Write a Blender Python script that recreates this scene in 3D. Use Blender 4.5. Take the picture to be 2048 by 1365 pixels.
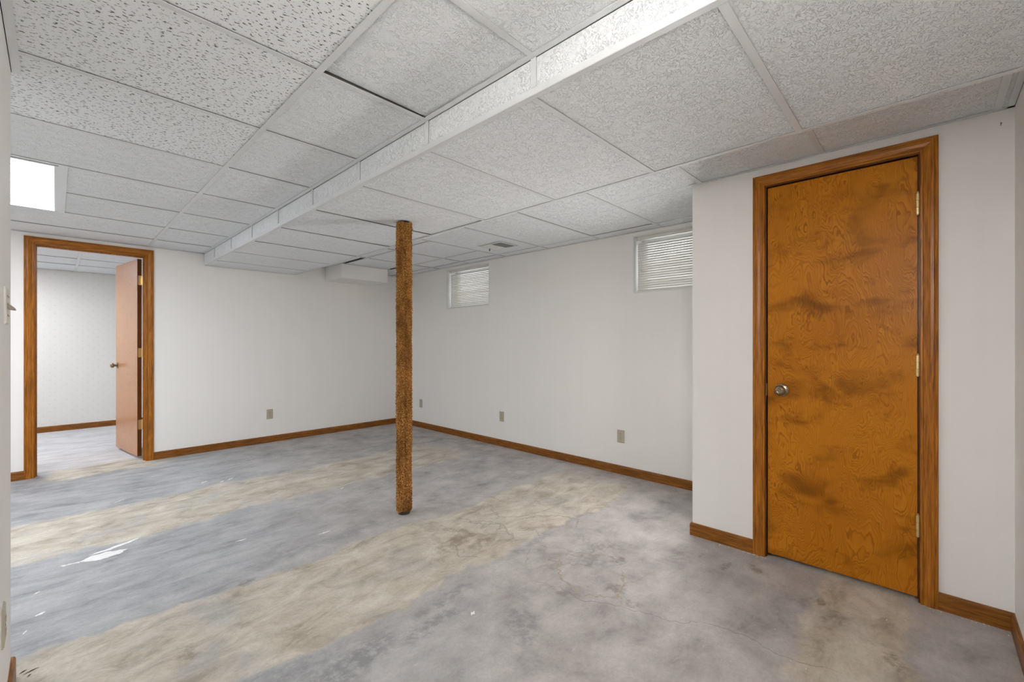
import bpy, bmesh, math, random
import numpy as np
from mathutils import Vector, Matrix
random.seed(7)
rng = np.random.default_rng(7)
for o in list(bpy.data.objects): bpy.data.objects.remove(o)
S = bpy.context.scene
COL = S.collection
PI = math.pi

# ------------------------------------------------------------------ camera, world, exposure
cam = bpy.data.cameras.new('camera'); co = bpy.data.objects.new('camera', cam); COL.objects.link(co)
cam.sensor_width = 36.0; cam.lens = 870.99 / 2048 * 36
cam.shift_y = 2.61 / 2048
cam.clip_start = 0.02
co.location = (0, 0, 1.19)
co.rotation_euler = (PI / 2, 0, -math.radians(46.371))
S.camera = co
S.view_settings.view_transform = 'Standard'; S.view_settings.look = 'None'
S.view_settings.gamma = 1.0; S.view_settings.use_curve_mapping = False
S.view_settings.exposure = 0.84
w = bpy.data.worlds.new('overcast_sky'); S.world = w; w.use_nodes = True
wb = w.node_tree.nodes['Background']; wb.inputs[0].default_value = (0.95, 0.975, 1.0, 1); wb.inputs[1].default_value = 1.8
TROFFER = 9.0          # emission of the fluorescent lens
TROFFER_FAR = 12.5      # fixture of the room beyond the door
BOUNCE_FILL = 205.0           # added fill spot, bounced off the ceiling above the camera
fd = bpy.data.lights.new('bounce_fill', 'SPOT'); fd.spot_size = math.radians(96); fd.spot_blend = .9; fd.shadow_soft_size = .04; fd.energy = BOUNCE_FILL; fd.color = (1, .99, .975)
fo = bpy.data.objects.new('bounce_fill', fd); COL.objects.link(fo)
fo.location = (-.02, -.14, 1.33); fo.rotation_euler = (PI, 0, 0)
# second added fill lamp, unseen behind the closet corner, turned diagonally into the room
gd = bpy.data.lights.new('corner_fill', 'AREA'); gd.shape = 'RECTANGLE'; gd.size = .11; gd.size_y = .60; gd.energy = 12.0; gd.color = (1, .985, .97)
go = bpy.data.objects.new('corner_fill', gd); COL.objects.link(go)
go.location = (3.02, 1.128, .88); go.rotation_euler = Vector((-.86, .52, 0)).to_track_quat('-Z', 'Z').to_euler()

# ------------------------------------------------------------------ dimensions (metres)
YA, XB, XC = 5.667, 3.529, 2.721          # back wall, window wall, closet face
YN, XL, YL = -0.261, -0.108, 2.338        # near wall, left wall, its far corner
CY = 1.051                                # closet corner
ZU, ZL, ZR = 2.148, 2.023, 2.158          # ceiling left of the drop, dropped part, right of it
X0, X1 = 1.11, 2.045                      # dropped part from .. to
ZS = 2.42
YF = 8.43                                 # far room's end wall
YB2 = YA + 0.118                          # back of the back wall

# ------------------------------------------------------------------ node helper
class N:
    def __init__(s, name):
        s.m = bpy.data.materials.new(name); s.m.use_nodes = True
        s.t = s.m.node_tree; s.t.nodes.clear()
        s.out = s.t.nodes.new('ShaderNodeOutputMaterial')
        s.b = s.t.nodes.new('ShaderNodeBsdfPrincipled')
        s.t.links.new(s.b.outputs[0], s.out.inputs[0])
    def n(s, typ, **kw):
        x = s.t.nodes.new('ShaderNode' + typ)
        for k, v in kw.items(): setattr(x, k, v)
        return x
    def put(s, sock, v):
        if v is None: return
        if hasattr(v, 'is_output'): s.t.links.new(v, sock)
        else:
            try: sock.default_value = v
            except Exception: sock.default_value = (*v, 1.0)
    def obj(s): return s.n('TexCoord').outputs['Object']
    def rnd(s): return s.n('ObjectInfo').outputs['Random']
    def map(s, v, scale=(1, 1, 1), loc=(0, 0, 0), rot=(0, 0, 0)):
        x = s.n('Mapping'); s.put(x.inputs[0], v)
        x.inputs[1].default_value = loc; x.inputs[2].default_value = rot; x.inputs[3].default_value = scale
        return x.outputs[0]
    def noise(s, v, scale, detail=2, rough=.5, dist=0, col=False):
        x = s.n('TexNoise'); s.put(x.inputs['Vector'], v)
        x.inputs['Scale'].default_value = scale; x.inputs['Detail'].default_value = detail
        x.inputs['Roughness'].default_value = rough; x.inputs['Distortion'].default_value = dist
        return x.outputs[1 if col else 0]
    def vor(s, v, scale, feature='F1', rand=1.0):
        x = s.n('TexVoronoi', feature=feature); s.put(x.inputs['Vector'], v)
        x.inputs['Scale'].default_value = scale; x.inputs['Randomness'].default_value = rand
        return x.outputs['Distance']
    def f(s, op, a, b=None, c=None):
        x = s.n('Math', operation=op); s.put(x.inputs[0], a); s.put(x.inputs[1], b); s.put(x.inputs[2], c)
        return x.outputs[0]
    def v(s, op, a, b=None):
        x = s.n('VectorMath', operation=op); s.put(x.inputs[0], a)
        if b is not None:
            if op == 'SCALE': s.put(x.inputs[3], b)
            else: s.put(x.inputs[1], b)
        return x.outputs[1] if op in ('LENGTH', 'DISTANCE', 'DOT_PRODUCT') else x.outputs[0]
    def ss(s, v, a, b, lo=0., hi=1.):
        x = s.n('MapRange', interpolation_type='SMOOTHSTEP'); s.put(x.inputs[0], v)
        x.inputs[1].default_value = a; x.inputs[2].default_value = b; x.inputs[3].default_value = lo; x.inputs[4].default_value = hi
        return x.outputs[0]
    def mix(s, fac, a, b, mode='MIX'):
        x = s.n('Mix', data_type='RGBA', blend_type=mode); s.put(x.inputs[0], fac); s.put(x.inputs[6], a); s.put(x.inputs[7], b)
        return x.outputs[2]
    def ramp(s, v, stops):
        x = s.n('ValToRGB'); s.put(x.inputs[0], v); e = x.color_ramp.elements
        while len(e) < len(stops): e.new(0.5)
        for i, (p, c) in enumerate(stops): e[i].position = p; e[i].color = (*c, 1)
        return x.outputs[0]
    def sep(s, v):
        x = s.n('SeparateXYZ'); s.put(x.inputs[0], v); return x.outputs
    def bump(s, h, strength=.3, dist=.002):
        x = s.n('Bump'); s.put(x.inputs['Height'], h); x.inputs['Strength'].default_value = strength; x.inputs['Distance'].default_value = dist
        s.t.links.new(x.outputs[0], s.b.inputs['Normal'])
    def fin(s, col=None, rough=.5, metal=0, spec=.5, coat=0, coat_r=.1):
        s.put(s.b.inputs['Base Color'], col); s.put(s.b.inputs['Roughness'], rough); s.put(s.b.inputs['Metallic'], metal)
        s.b.inputs['Specular IOR Level'].default_value = spec
        s.b.inputs['Coat Weight'].default_value = coat; s.b.inputs['Coat Roughness'].default_value = coat_r
        return s.m

def plain(name, col, rough=.5, metal=0, spec=.5, var=.04, scale=30):
    k = N(name); n = k.noise(k.obj(), scale, 3)
    lo = tuple(c * (1 - var) for c in col); hi = tuple(min(1, c * (1 + var)) for c in col)
    return k.fin(k.ramp(n, [(.3, lo), (.7, hi)]), rough, metal, spec)

def wall_mat(name, col, dots=False):
    k = N(name); p = k.obj()
    st = k.noise(k.map(p, (1, 1, .04)), 22, 3); bl = k.noise(p, 1.3, 2)
    m = k.f('ADD', k.f('MULTIPLY', st, .6), k.f('MULTIPLY', bl, .4))
    c = k.ramp(m, [(.3, tuple(x * .988 for x in col)), (.7, tuple(min(1, x * 1.01) for x in col))])
    if dots:
        x, y, z = k.sep(p)
        def lat(off):
            a = k.f('SUBTRACT', k.f('FRACT', k.f('ADD', k.f('DIVIDE', x, .105), off)), .5)
            b = k.f('SUBTRACT', k.f('FRACT', k.f('ADD', k.f('DIVIDE', z, .105), off)), .5)
            return k.f('SQRT', k.f('ADD', k.f('MULTIPLY', a, a), k.f('MULTIPLY', b, b)))
        d = k.f('MINIMUM', lat(0.), lat(.5))
        d = k.f('ADD', d, k.f('MULTIPLY', k.noise(p, 90, 1), .16))
        c = k.mix(k.ss(d, .12, .22, .14, 0), c, (.50, .45, .40))
    k.bump(k.noise(p, 160, 3), .05, .001)
    return k.fin(c, .62, 0, .3)

def wood(name, axis, dark, mid, light, scale=1., rough=.33, blot=.5):
    """stained trim: grain runs along the axis"""
    k = N(name); p = k.v('ADD', k.obj(), k.v('SCALE', (3.1, 7.7, 5.3), k.rnd()))
    st = [1, 1, 1]; st['XYZ'.index(axis)] = .05
    g = k.noise(k.map(p, tuple(st)), 170 * scale, 4, .6, .4)
    b = k.noise(k.map(p, tuple(.35 if s != 1 else 1 for s in st)), 9, 3, .6, .5)
    c = k.ramp(g, [(.28, dark), (.5, mid), (.75, light)])
    c = k.mix(k.ss(b, .50, .72, 0, blot), c, tuple(x * .42 for x in mid))
    k.bump(g, .12, .001)
    return k.fin(c, rough, 0, .22, .05, .2)

def veneer(name, pale=0.):
    """rotary cut birch, dark amber stain with blotches; local X is the width, Z the height"""
    k = N(name); p = k.v('ADD', k.obj(), k.v('SCALE', (13.1, 0., 5.3), k.rnd()))
    q = k.map(p, (1., 1., .36))
    warp = k.v('SCALE', k.v('SUBTRACT', k.noise(q, 8.5, 3, .55, 0, True), (.5, .5, .5)), .13)
    q2 = k.v('ADD', q, warp)
    h = k.noise(q2, 2.9, 2, .5)
    x = k.sep(q2)[0]
    h = k.f('ADD', k.f('MULTIPLY', h, 1.2), k.f('MULTIPLY', x, .8))
    line = k.ss(k.f('FRACT', k.f('MULTIPLY', h, 74.)), .25, 1.)
    line2 = k.ss(k.f('FRACT', k.f('MULTIPLY', h, 29.)), .86, .985)
    gold = k.ss(k.f('FRACT', k.f('ADD', k.f('MULTIPLY', h, 29.), .12)), .90, .985)
    fig = k.ss(k.noise(k.map(p, (1, 1, .7), (3.3, 0, 9.1)), 3.2, 2),   .34, .58, .45, 1.)     # figure fades in and out
    fine = k.noise(k.map(p, (1, 1, .03)), 330, 3, .6)
    L, Mi, D = (.51, .185, .0115), (.395, .127, .0062), (.17, .048, .0030)
    if pale: L, Mi, D = (.52, .235, .085), (.46, .185, .058), (.37, .125, .032)  # bright glare on the open door put into its wood colours
    c = k.mix(k.f('MULTIPLY', line, .80), L, Mi)
    c = k.mix(k.f('MULTIPLY', k.f('MULTIPLY', k.f('POWER', line, 8.), .60), fig), c, D)
    c = k.mix(k.f('MULTIPLY', k.f('MULTIPLY', line2, .62), fig), c, D)
    c = k.mix(k.f('MULTIPLY', k.f('MULTIPLY', gold, .40), fig), c, tuple(v_ * 1.3 for v_ in L))
    c = k.mix(k.ss(fine, .45, .75, 0, .30), c, D)
    b2 = k.noise(k.map(p, (1, 1, .8), (7.3, 0, 4.7)), 2.3, 4, .55, .3)
    c = k.mix(k.ss(b2, .46, .68, 0, .0 if pale else .55), c, Mi if not pale else L)
    c = k.mix(k.ss(b2, .34, .50, .0 if pale else .45, 0), c, L)
    b1 = k.noise(k.map(p, (1, 1, 1.7), (2.3, 0, 1.7)), 4.2, 3, .5, .5)
    c = k.mix(k.ss(b1, .47, .76, 0, .2 if pale else .74), c, tuple(v_ * .85 for v_ in D))
    b3 = k.noise(k.map(p, (1, 1, 1.3), (5.3, 0, 7.7)), 9, 3, .6, .5)
    c = k.mix(k.ss(b3, .56, .74, 0, .1 if pale else .5), c, D)
    k.bump(fine, .05, .0006)
    return k.fin(c, .36, 0, .5 if pale else .14, .30 if pale else .0, .16)

def tile_mat(name, fissured):
    k = N(name); p0 = k.obj()
    p = k.v('ADD', p0, k.v('SCALE', (17.3, 9.1, 0.), k.rnd()))
    if fissured:
        a = k.noise(k.map(p, (1, 2.1, 1)), 70, 2, .5, .35)
        m = k.ss(a, .606, .640)
        b = k.noise(k.map(p, (1, 1.7, 1)), 150, 2, .5)
        m2 = k.ss(b, .665, .72)
        mm = k.f('MAXIMUM', m, k.f('MULTIPLY', m2, .8))
        c = k.mix(mm, (.91, .93, .94), (.15, .14, .125))
        k.bump(k.f('SUBTRACT', 1., mm), .3, .003)
        return k.fin(c, .9, 0, .2)
    w_ = k.v('SCALE', k.v('SUBTRACT', k.noise(p, 26, 2, .5, 0, True), (.5, .5, .5)), .055)
    q = k.v('ADD', p, w_)
    r1 = k.noise(k.map(q, (1, 1.5, 1)), 62, 2, .5, .5)
    r = k.f('ABSOLUTE', k.f('SUBTRACT', r1, .5))
    ridge = k.ss(r, .0, .040, 1., 0.)
    patch = k.ss(k.noise(p, 19, 2), .36, .56, .25, 1.)
    hgt = k.f('ADD', k.f('MULTIPLY', ridge, patch), k.f('MULTIPLY', k.noise(p, 240, 3), .35))
    k.bump(hgt, .80, .0040)
    c = k.ramp(k.noise(p, 3, 2), [(.3, (.90, .922, .935)), (.7, (.925, .947, .96))])
    return k.fin(c, .85, 0, .2)

def floor_mat():
    k = N('stained_concrete'); p = k.obj(); x, y, z = k.sep(p)
    n1 = k.noise(p, 1.7, 3, .55); n2 = k.noise(p, 9, 4, .6)
    yy = k.f('ADD', y, k.f('ADD', k.f('MULTIPLY', k.f('SUBTRACT', n1, .5), .34), k.f('MULTIPLY', k.f('SUBTRACT', n2, .5), .13)))
    xx = k.f('ADD', x, k.f('ADD', k.f('MULTIPLY', k.f('SUBTRACT', n2, .5), .22), k.f('MULTIPLY', k.f('SUBTRACT', n1, .5), .3)))
    # bare slab: blue-grey with trowel streaks along x; cool-to-warm light tint painted in towards the right
    str_ = k.noise(k.map(p, (.30, 1, 1)), 11, 8, .66, .5)
    cl = k.noise(p, 3.2, 8, .66, .35)
    g = k.f('ADD', k.f('MULTIPLY', str_, .55), k.f('MULTIPLY', cl, .45))
    cool = k.ramp(g, [(.35, (.215, .220, .228)), (.45, (.325, .331, .341)), (.54, (.405, .410, .420)), (.66, (.50, .50, .505))])
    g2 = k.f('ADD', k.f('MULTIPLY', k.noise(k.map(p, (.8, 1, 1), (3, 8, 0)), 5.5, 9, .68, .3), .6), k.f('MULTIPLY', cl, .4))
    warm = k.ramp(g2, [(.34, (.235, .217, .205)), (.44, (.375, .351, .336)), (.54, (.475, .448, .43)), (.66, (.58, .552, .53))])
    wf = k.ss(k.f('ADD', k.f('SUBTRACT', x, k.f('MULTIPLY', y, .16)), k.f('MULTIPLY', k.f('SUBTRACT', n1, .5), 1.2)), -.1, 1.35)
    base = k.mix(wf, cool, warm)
    # tan bands of old carpet adhesive
    mot = k.noise(k.map(p, (.6, 1, 1)), 8, 9, .68, .5)
    tan = k.ramp(mot, [(.34, (.33, .275, .205)), (.44, (.47, .415, .33)), (.54, (.575, .52, .43)), (.66, (.67, .62, .53))])
    def band(a, b, xa=None, xb=None, wdt=.022, st=1.):
        m = k.f('MULTIPLY', k.ss(yy, a - wdt, a + wdt), k.ss(yy, b - wdt, b + wdt, 1., 0.))
        if xa is not None: m = k.f('MULTIPLY', m, k.ss(xx, xa - .05, xa + .05))
        if xb is not None: m = k.f('MULTIPLY', m, k.ss(xx, xb - .2, xb + .2, 1., 0.))
        return k.f('MULTIPLY', m, st)
    ms = [band(3.50, 4.25, None, 3.0), band(1.72, 2.44, None, 3.25), band(.05, .39, 1.80, 2.9), band(5.42, 5.86, -.03, .75)]
    m = ms[0]
    for q in ms[1:]: m = k.f('MAXIMUM', m, q)
    thin = k.ss(k.noise(p, 3.3, 4, .6), .30, .52, .45, 1.)
    c = k.mix(k.f('MULTIPLY', m, k.f('MULTIPLY', thin, .92)), base, tan)
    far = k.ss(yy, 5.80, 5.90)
    c = k.mix(k.f('MULTIPLY', far, .72), c, k.ramp(g, [(.35, (.56, .55, .57)), (.65, (.80, .78, .79))]))   # paler beyond the doorway
    # blotches
    def blob(bx, by, rx, ry, st, soft=.6):
        d = k.f('SQRT', k.f('ADD', k.f('POWER', k.f('DIVIDE', k.f('SUBTRACT', xx, bx), rx), 2.), k.f('POWER', k.f('DIVIDE', k.f('SUBTRACT', yy, by), ry), 2.)))
        return k.f('MULTIPLY', k.ss(d, 1 - soft, 1.1, 1., 0.), st)
    brown = [(.67, 2.46, .05, .03, .6), (.42, 2.45, .045, .03, .6), (.34, 2.05, .04, .09, .5), (1.64, 2.02, .14, .07, .6), (1.72, 1.90, .12, .05, .55),
             (1.50, 1.97, .07, .09, .5), (2.45, 1.72, .25, .03, .4), (2.13, 1.22, .05, .05, .7), (1.86, 1.09, .07, .05, .7), (1.80, .97, .05, .08, .5),
             (2.44, .75, .06, .03, .65), (2.53, .64, .06, .025, .65), (2.42, .36, .06, .03, .8), (2.30, .28, .09, .06, .6), (2.17, .10, .05, .04, .7),
             (1.93, 1.60, .05, .04, .45), (2.52, .95, .05, .02, .5), (1.64, 1.25, .05, .03, .4), (.15, 5.35, .1, .05, .4), (.9, 4.3, .12, .03, .35)]
    dk = [(1.10, 1.50, .22, .06, .55), (1.36, 1.24, .12, .10, .5), (.78, 1.56, .22, .09, .6), (.62, 1.66, .2, .05, .4), (2.05, 1.33, .10, .14, .35), (1.25, 1.62, .2, .05, .5),
          (1.05, 2.62, .5, .06, .3), (1.9, 3.3, .4, .08, .3), (1.6, 5.0, .9, .12, .3), (2.6, 3.0, .3, .1, .25), (2.05, 1.7, .18, .05, .35)]
    def union(bl):
        mm = None
        for b in bl:
            q = blob(*b); mm = q if mm is None else k.f('MAXIMUM', mm, q)
        return mm
    grit = k.ss(k.noise(p, 22, 5, .7), .36, .60)
    c = k.mix(k.f('MULTIPLY', union(dk), k.f('MULTIPLY', grit, 1.0)), c, (.165, .166, .176))
    c = k.mix(k.f('MULTIPLY', union(brown), k.f('MULTIPLY', grit, .95)), c, (.19, .135, .08))
    # tide marks of old water stains
    ct = k.noise(p, 3.1, 5, .55, .5)
    ring = k.ss(k.f('ABSOLUTE', k.f('SUBTRACT', ct, .51)), .004, .030, 1., 0.)
    area = union([(2.0, 2.05, .75, .36, 1.), (1.95, 1.28, .42, .34, .9)])
    c = k.mix(k.f('MULTIPLY', k.f('MULTIPLY', ring, area), .45), c, (.24, .19, .135))
    # small dents and fine speckle
    sp = k.ss(k.vor(p, 23), .012, .045, 1., 0.)
    c = k.mix(k.f('MULTIPLY', sp, .40), c, (.17, .15, .13))
    fine = k.noise(p, 75, 4, .7)
    c = k.mix(k.ss(fine, .36, .60, .15, 0.), c, (.17, .162, .155))
    c = k.mix(k.ss(k.noise(k.map(p, (.35, 1, 1), (4, 2, 0)), 42, 3, .6), .66, .76, 0, .32), c, (.62, .61, .60))
    k.bump(k.f('ADD', k.f('MULTIPLY', fine, .5), str_), .10, .003)
    return k.fin(c, k.ss(cl, .3, .7, .62, .5), 0, .35)

def carpet_mat():
    k = N('rust_carpet'); p = k.obj()
    a = k.noise(p, 150, 3, .65); b = k.noise(k.map(p, (1, 1, .4)), 11, 3, .6)
    c = k.ramp(a, [(.34, (.10, .036, .008)), (.46, (.29, .125, .031)), (.56, (.48, .24, .072)), (.68, (.75, .46, .17))])
    c = k.mix(k.ss(b, .44, .64, 0, .6), c, (.14, .048, .012))
    return k.fin(c, .95, 0, .1)

M_WALL = wall_mat('eggshell_wall_paint', (.885, .858, .828))
M_PAPER = wall_mat('dotted_wallpaper', (.80, .775, .735), True)
M_FIS, M_TEX = tile_mat('fissured_tile', True), tile_mat('stippled_tile', False)
M_GRID = plain('white_enamel_grid', (.77, .785, .79), .35, 0, .5, .015)
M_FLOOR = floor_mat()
DK, MD, LT = (.15, .045, .006), (.37, .125, .012), (.50, .195, .026)
M_WZ, M_WX, M_WY = [wood('stained_trim_' + a, a, DK, MD, LT) for a in 'ZXY']
BD, BM, BL = (.09, .03, .005), (.235, .082, .012), (.38, .155, .028)
M_BX, M_BY = [wood('baseboard_stain_' + a, a, BD, BM, BL, 1., .4, .35) for a in 'XY']
M_EDGE = wood('edge_stain_jamb_shade', 'Z', (.05, .016, .004), (.12, .04, .01), (.19, .07, .017))
M_DOOR, M_DOOR2 = veneer('amber_birch_veneer'), veneer('glare_birch_veneer', 1.)
M_BRASS = plain('worn_brass', (.78, .60, .30), .3, .9)
M_NICKEL = plain('antique_nickel', (.30, .245, .17), .24, 1.)
M_PLATE = plain('almond_plastic', (.47, .42, .32), .4, 0, .5, .03)
M_IVORY = plain('ivory_plastic', (.70, .67, .60), .4, 0, .5, .02)
M_SLOT = plain('dark_slot', (.03, .026, .02), .6)
M_SLAT = plain('white_blind', (.78, .76, .71), .4, 0, .5, .015)
M_VINYL = plain('white_vinyl', (.78, .78, .76), .4, 0, .5, .015)
M_CARPET = carpet_mat()
M_STEEL = plain('dark_painted_steel', (.06, .035, .025), .6)
M_VENT = plain('vent_enamel', (.72, .72, .70), .4)
M_VENTD = plain('duct_interior', (.10, .09, .07), .8)
M_SLAB = plain('plenum_boards', (.10, .09, .08), .9)
M_PAINT = plain('spilled_white_paint', (.80, .80, .79), .5, 0, .4, .06, 40)
M_CRACK = plain('crack_dirt', (.20, .175, .155), .9)
M_STAIN = plain('brown_water_stain', (.37, .32, .255), .6, 0, .3, .16, 60)
M_CHIP = plain('wood_splinter', (.10, .065, .035), .8)
M_TOG = plain('brown_toggle', (.20, .165, .11), .35)
kg = N('window_glass'); kg.b.inputs['Transmission Weight'].default_value = 1.; kg.b.inputs['IOR'].default_value = 1.45
M_GLASS = kg.fin((.95, .97, .97), .02)
def lens(name, st):
    k = N(name); k.t.nodes.remove(k.b); e = k.n('Emission')
    v_ = k.noise(k.map(k.obj(), (6, .6, 1)), 1., 1)
    k.put(e.inputs[0], k.ramp(v_, [(.3, (.86, .92, 1.)), (.7, (.93, .965, 1.))])); e.inputs[1].default_value = st
    k.t.links.new(e.outputs[0], k.out.inputs[0]); return k.m
M_LENS, M_LENS2 = lens('lit_lens', TROFFER), lens('lit_lens_far_room', TROFFER_FAR)

# ------------------------------------------------------------------ mesh helper
class G:
    def __init__(s): s.v = []; s.f = []
    def add(s, vs, fs):
        b = len(s.v); s.v += [tuple(v) for v in vs]; s.f += [[b + i for i in f] for f in fs]; return s
    def box(s, x0, x1, y0, y1, z0, z1):
        if x0 > x1: x0, x1 = x1, x0
        if y0 > y1: y0, y1 = y1, y0
        return s.add([(x0, y0, z0), (x1, y0, z0), (x1, y1, z0), (x0, y1, z0), (x0, y0, z1), (x1, y0, z1), (x1, y1, z1), (x0, y1, z1)],
                     [(0, 3, 2, 1), (4, 5, 6, 7), (0, 1, 5, 4), (1, 2, 6, 5), (2, 3, 7, 6), (3, 0, 4, 7)])
    def loft(s, rings, cap=True):
        n = len(rings[0]); vs = [p for r in rings for p in r]; fs = []
        for a in range(len(rings) - 1):
            for i in range(n):
                j = (i + 1) % n; fs.append((a * n + i, a * n + j, (a + 1) * n + j, (a + 1) * n + i))
        if cap: fs.append(tuple(reversed(range(n)))); fs.append(tuple((len(rings) - 1) * n + i for i in range(n)))
        return s.add(vs, fs)
    def lathe(s, prof, axis, org=(0, 0, 0), seg=28):
        """prof: (distance along axis, radius)"""
        ax = Vector(axis).normalized(); u = ax.orthogonal().normalized(); w_ = ax.cross(u); o = Vector(org)
        return s.loft([[o + ax * h + (u * math.cos(2 * PI * i / seg) + w_ * math.sin(2 * PI * i / seg)) * r for i in range(seg)] for h, r in prof])
    def mesh(s, name, mat, bevel=0, smooth=False):
        me = bpy.data.meshes.new(name); me.from_pydata(s.v, [], s.f)
        bm = bmesh.new(); bm.from_mesh(me); bmesh.ops.recalc_face_normals(bm, faces=bm.faces)
        if bevel: bmesh.ops.bevel(bm, geom=[e for e in bm.edges if e.calc_face_angle(0) > .6], offset=bevel, segments=2, affect='EDGES', clamp_overlap=True)
        bm.to_mesh(me); bm.free()
        if smooth:
            for p in me.polygons: p.use_smooth = True
        me.materials.append(mat); return me

def link(name, me, parent=None, loc=None, rot=None):
    o = bpy.data.objects.new(name, me); COL.objects.link(o)
    if parent is not None: o.parent = parent
    if loc is not None: o.location = loc
    if rot is not None: o.rotation_euler = rot
    return o
def obj(name, g, mat, parent=None, loc=None, rot=None, bevel=0, smooth=False):
    o = link(name, g.mesh(name, mat, bevel, smooth), parent, loc, rot)
    return o
def shade_auto(o, ang=35):
    me = o.data
    for p in me.polygons: p.use_smooth = True
    try: me.set_sharp_from_angle(angle=math.radians(ang))
    except Exception: pass
    return o
def tag(o, label, cat=None, group=None, kind=None):
    o['label'] = label
    if cat: o['category'] = cat
    if group: o['group'] = group
    if kind: o['kind'] = kind
    return o
def empty(name, loc=(0, 0, 0), rz=0):
    o = bpy.data.objects.new(name, None); COL.objects.link(o); o.location = loc; o.rotation_euler = (0, 0, rz); o.empty_display_size = .1
    return o
def copy_tree(o, parent=None):
    c = o.copy(); COL.objects.link(c)
    if parent is not None: c.parent = parent
    for ch in [h for h in bpy.data.objects if h.parent == o]: copy_tree(ch, c)
    return c
def rects_minus(u0, u1, z0, z1, holes):
    """split a rectangle with rectangular holes into rectangles"""
    us = sorted({u0, u1, *[h[0] for h in holes], *[h[1] for h in holes]}); out = []
    for a, b in zip(us, us[1:]):
        zs = [(z0, z1)]
        for h in holes:
            if h[0] <= a and h[1] >= b:
                zs = [q for (p, r) in zs for q in ((p, h[2]), (h[3], r)) if q[1] - q[0] > 1e-6]
        out += [(a, b, p, q) for p, q in zs]
    return out

# ------------------------------------------------------------------ floor and walls
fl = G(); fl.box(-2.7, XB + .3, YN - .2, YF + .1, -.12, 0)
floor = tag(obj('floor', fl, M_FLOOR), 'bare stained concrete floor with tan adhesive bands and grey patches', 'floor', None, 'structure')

OX0, OX1, OZ = -.122, .622, 2.052        # open doorway in the back wall (clear of the jambs)
JT = .018
g = G()
for a, b, p, q in rects_minus(-2.7, XB + .3, 0, ZS, [(OX0 - JT, OX1 + JT, 0, OZ + JT)]): g.box(a, b, YA, YB2, p, q)
wall_back = tag(obj('wall_back', g, M_WALL), 'off-white back wall with open doorway and boxed bulkhead', 'wall', None, 'structure')
bk = G(); bk.box(2.43, 3.06, 5.205, YA - .0005, 1.985, ZS - .02)
obj('bulkhead', bk, M_WALL, wall_back, bevel=.003)

WIN = [(3.735, 4.545), (1.075, 1.885)]; WZ0, WZ1 = 1.622, 2.130
g = G()
for a, b, p, q in rects_minus(CY, YB2, 0, ZS, [(a, b, WZ0, WZ1) for a, b in WIN]): g.box(XB, XB + .24, a, b, p, q)
wall_right = tag(obj('wall_right', g, M_WALL), 'long off-white wall with two small high basement windows', 'wall', None, 'structure')

DY0, DY1, DZ = .029, .645, 2.050          # closet door opening (clear)
g = G()
for a, b, p, q in rects_minus(YN - .11, CY, 0, ZS, [(DY0 - JT, DY1 + JT, 0, DZ + JT)]): g.box(XC, XC + .11, a, b, p, q)
g.box(XC + .11, XB - .001, CY - .11, CY, 0, ZS); g.box(XB, XB + .11, YN - .11, CY - .0005, 0, ZS); g.box(XC + .11, XB, YN - .11, YN, 0, ZS)
wall_closet = tag(obj('wall_closet', g, M_WALL), 'white closet wall at the right with the shut brown door', 'wall', None, 'structure')
g = G(); g.box(XL - .11, XC - .0005, YN - .11, YN, 0, ZS)
wall_near = tag(obj('wall_near', g, M_WALL), 'white wall edge meeting the closet wall at the far right of the picture', 'wall', None, 'structure')
g = G(); g.box(XL - .11, XL, YN + .0005, YL, 0, ZS); g.box(-2.7, XL - .11, YL - .11, YL, 0, ZS)
wall_left = tag(obj('wall_left', g, M_WALL, bevel=.004), 'white wall end close by at the left edge with switch', 'wall', None, 'structure')
g = G(); g.box(-2.81, -2.7, YL - .11, YF + .1, 0, ZS)
tag(obj('wall_west', g, M_WALL), 'plain white wall at the left end, outside the picture', 'wall', None, 'structure')
g = G(); g.box(-2.7, 2.5, YF, YF + .1, 0, ZS)
tag(obj('wall_far', g, M_PAPER), 'pale wallpapered wall with tiny dots seen through the open doorway', 'wall', None, 'structure')
g = G(); g.box(1.6, 1.7, YB2, YF, 0, ZS)
tag(obj('wall_far_side', g, M_WALL), 'plain side wall of the next room, behind the open door', 'wall', None, 'structure')

# ------------------------------------------------------------------ ceiling: slab, tiles, grid
g = G(); g.box(-2.81, XB + .3, YN - .2, YF + .1, ZS, ZS + .1)
ceiling = tag(obj('ceiling', g, M_SLAB), 'white suspended tile ceiling with a dropped section running through the middle', 'ceiling', None, 'structure')
FT = .0016                                 # flange thickness
_tiles = {}
def tile(x0, x1, y0, y1, z, fis=False, gap=.0031, lift=None, extra=None, m=.0088):
    """lay-in panel between grid lines; rests a little above the flanges"""
    w_, d_ = x1 - x0 - 2 * m, y1 - y0 - 2 * m
    key = (round(w_, 4), round(d_, 4), fis, extra)
    if key not in _tiles:
        gg = G().box(-w_ / 2, w_ / 2, -d_ / 2, d_ / 2, 0, .015)
        if extra: gg.box(*extra)
        _tiles[key] = gg.mesh('ceiling_tile', M_FIS if fis else M_TEX)
    o = link('ceiling_tile', _tiles[key], ceiling, ((x0 + x1) / 2, (y0 + y1) / 2, z + FT + gap * random.uniform(.6, 1.25)))
    o.rotation_euler = (random.uniform(-1, 1) * .0012, random.uniform(-1, 1) * .0008, 0) if lift is None else lift
    o.location.z += max(0, abs(o.rotation_euler[0]) * d_ / 2 + abs(o.rotation_euler[1]) * w_ / 2 - .0008)
    return o
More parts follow.
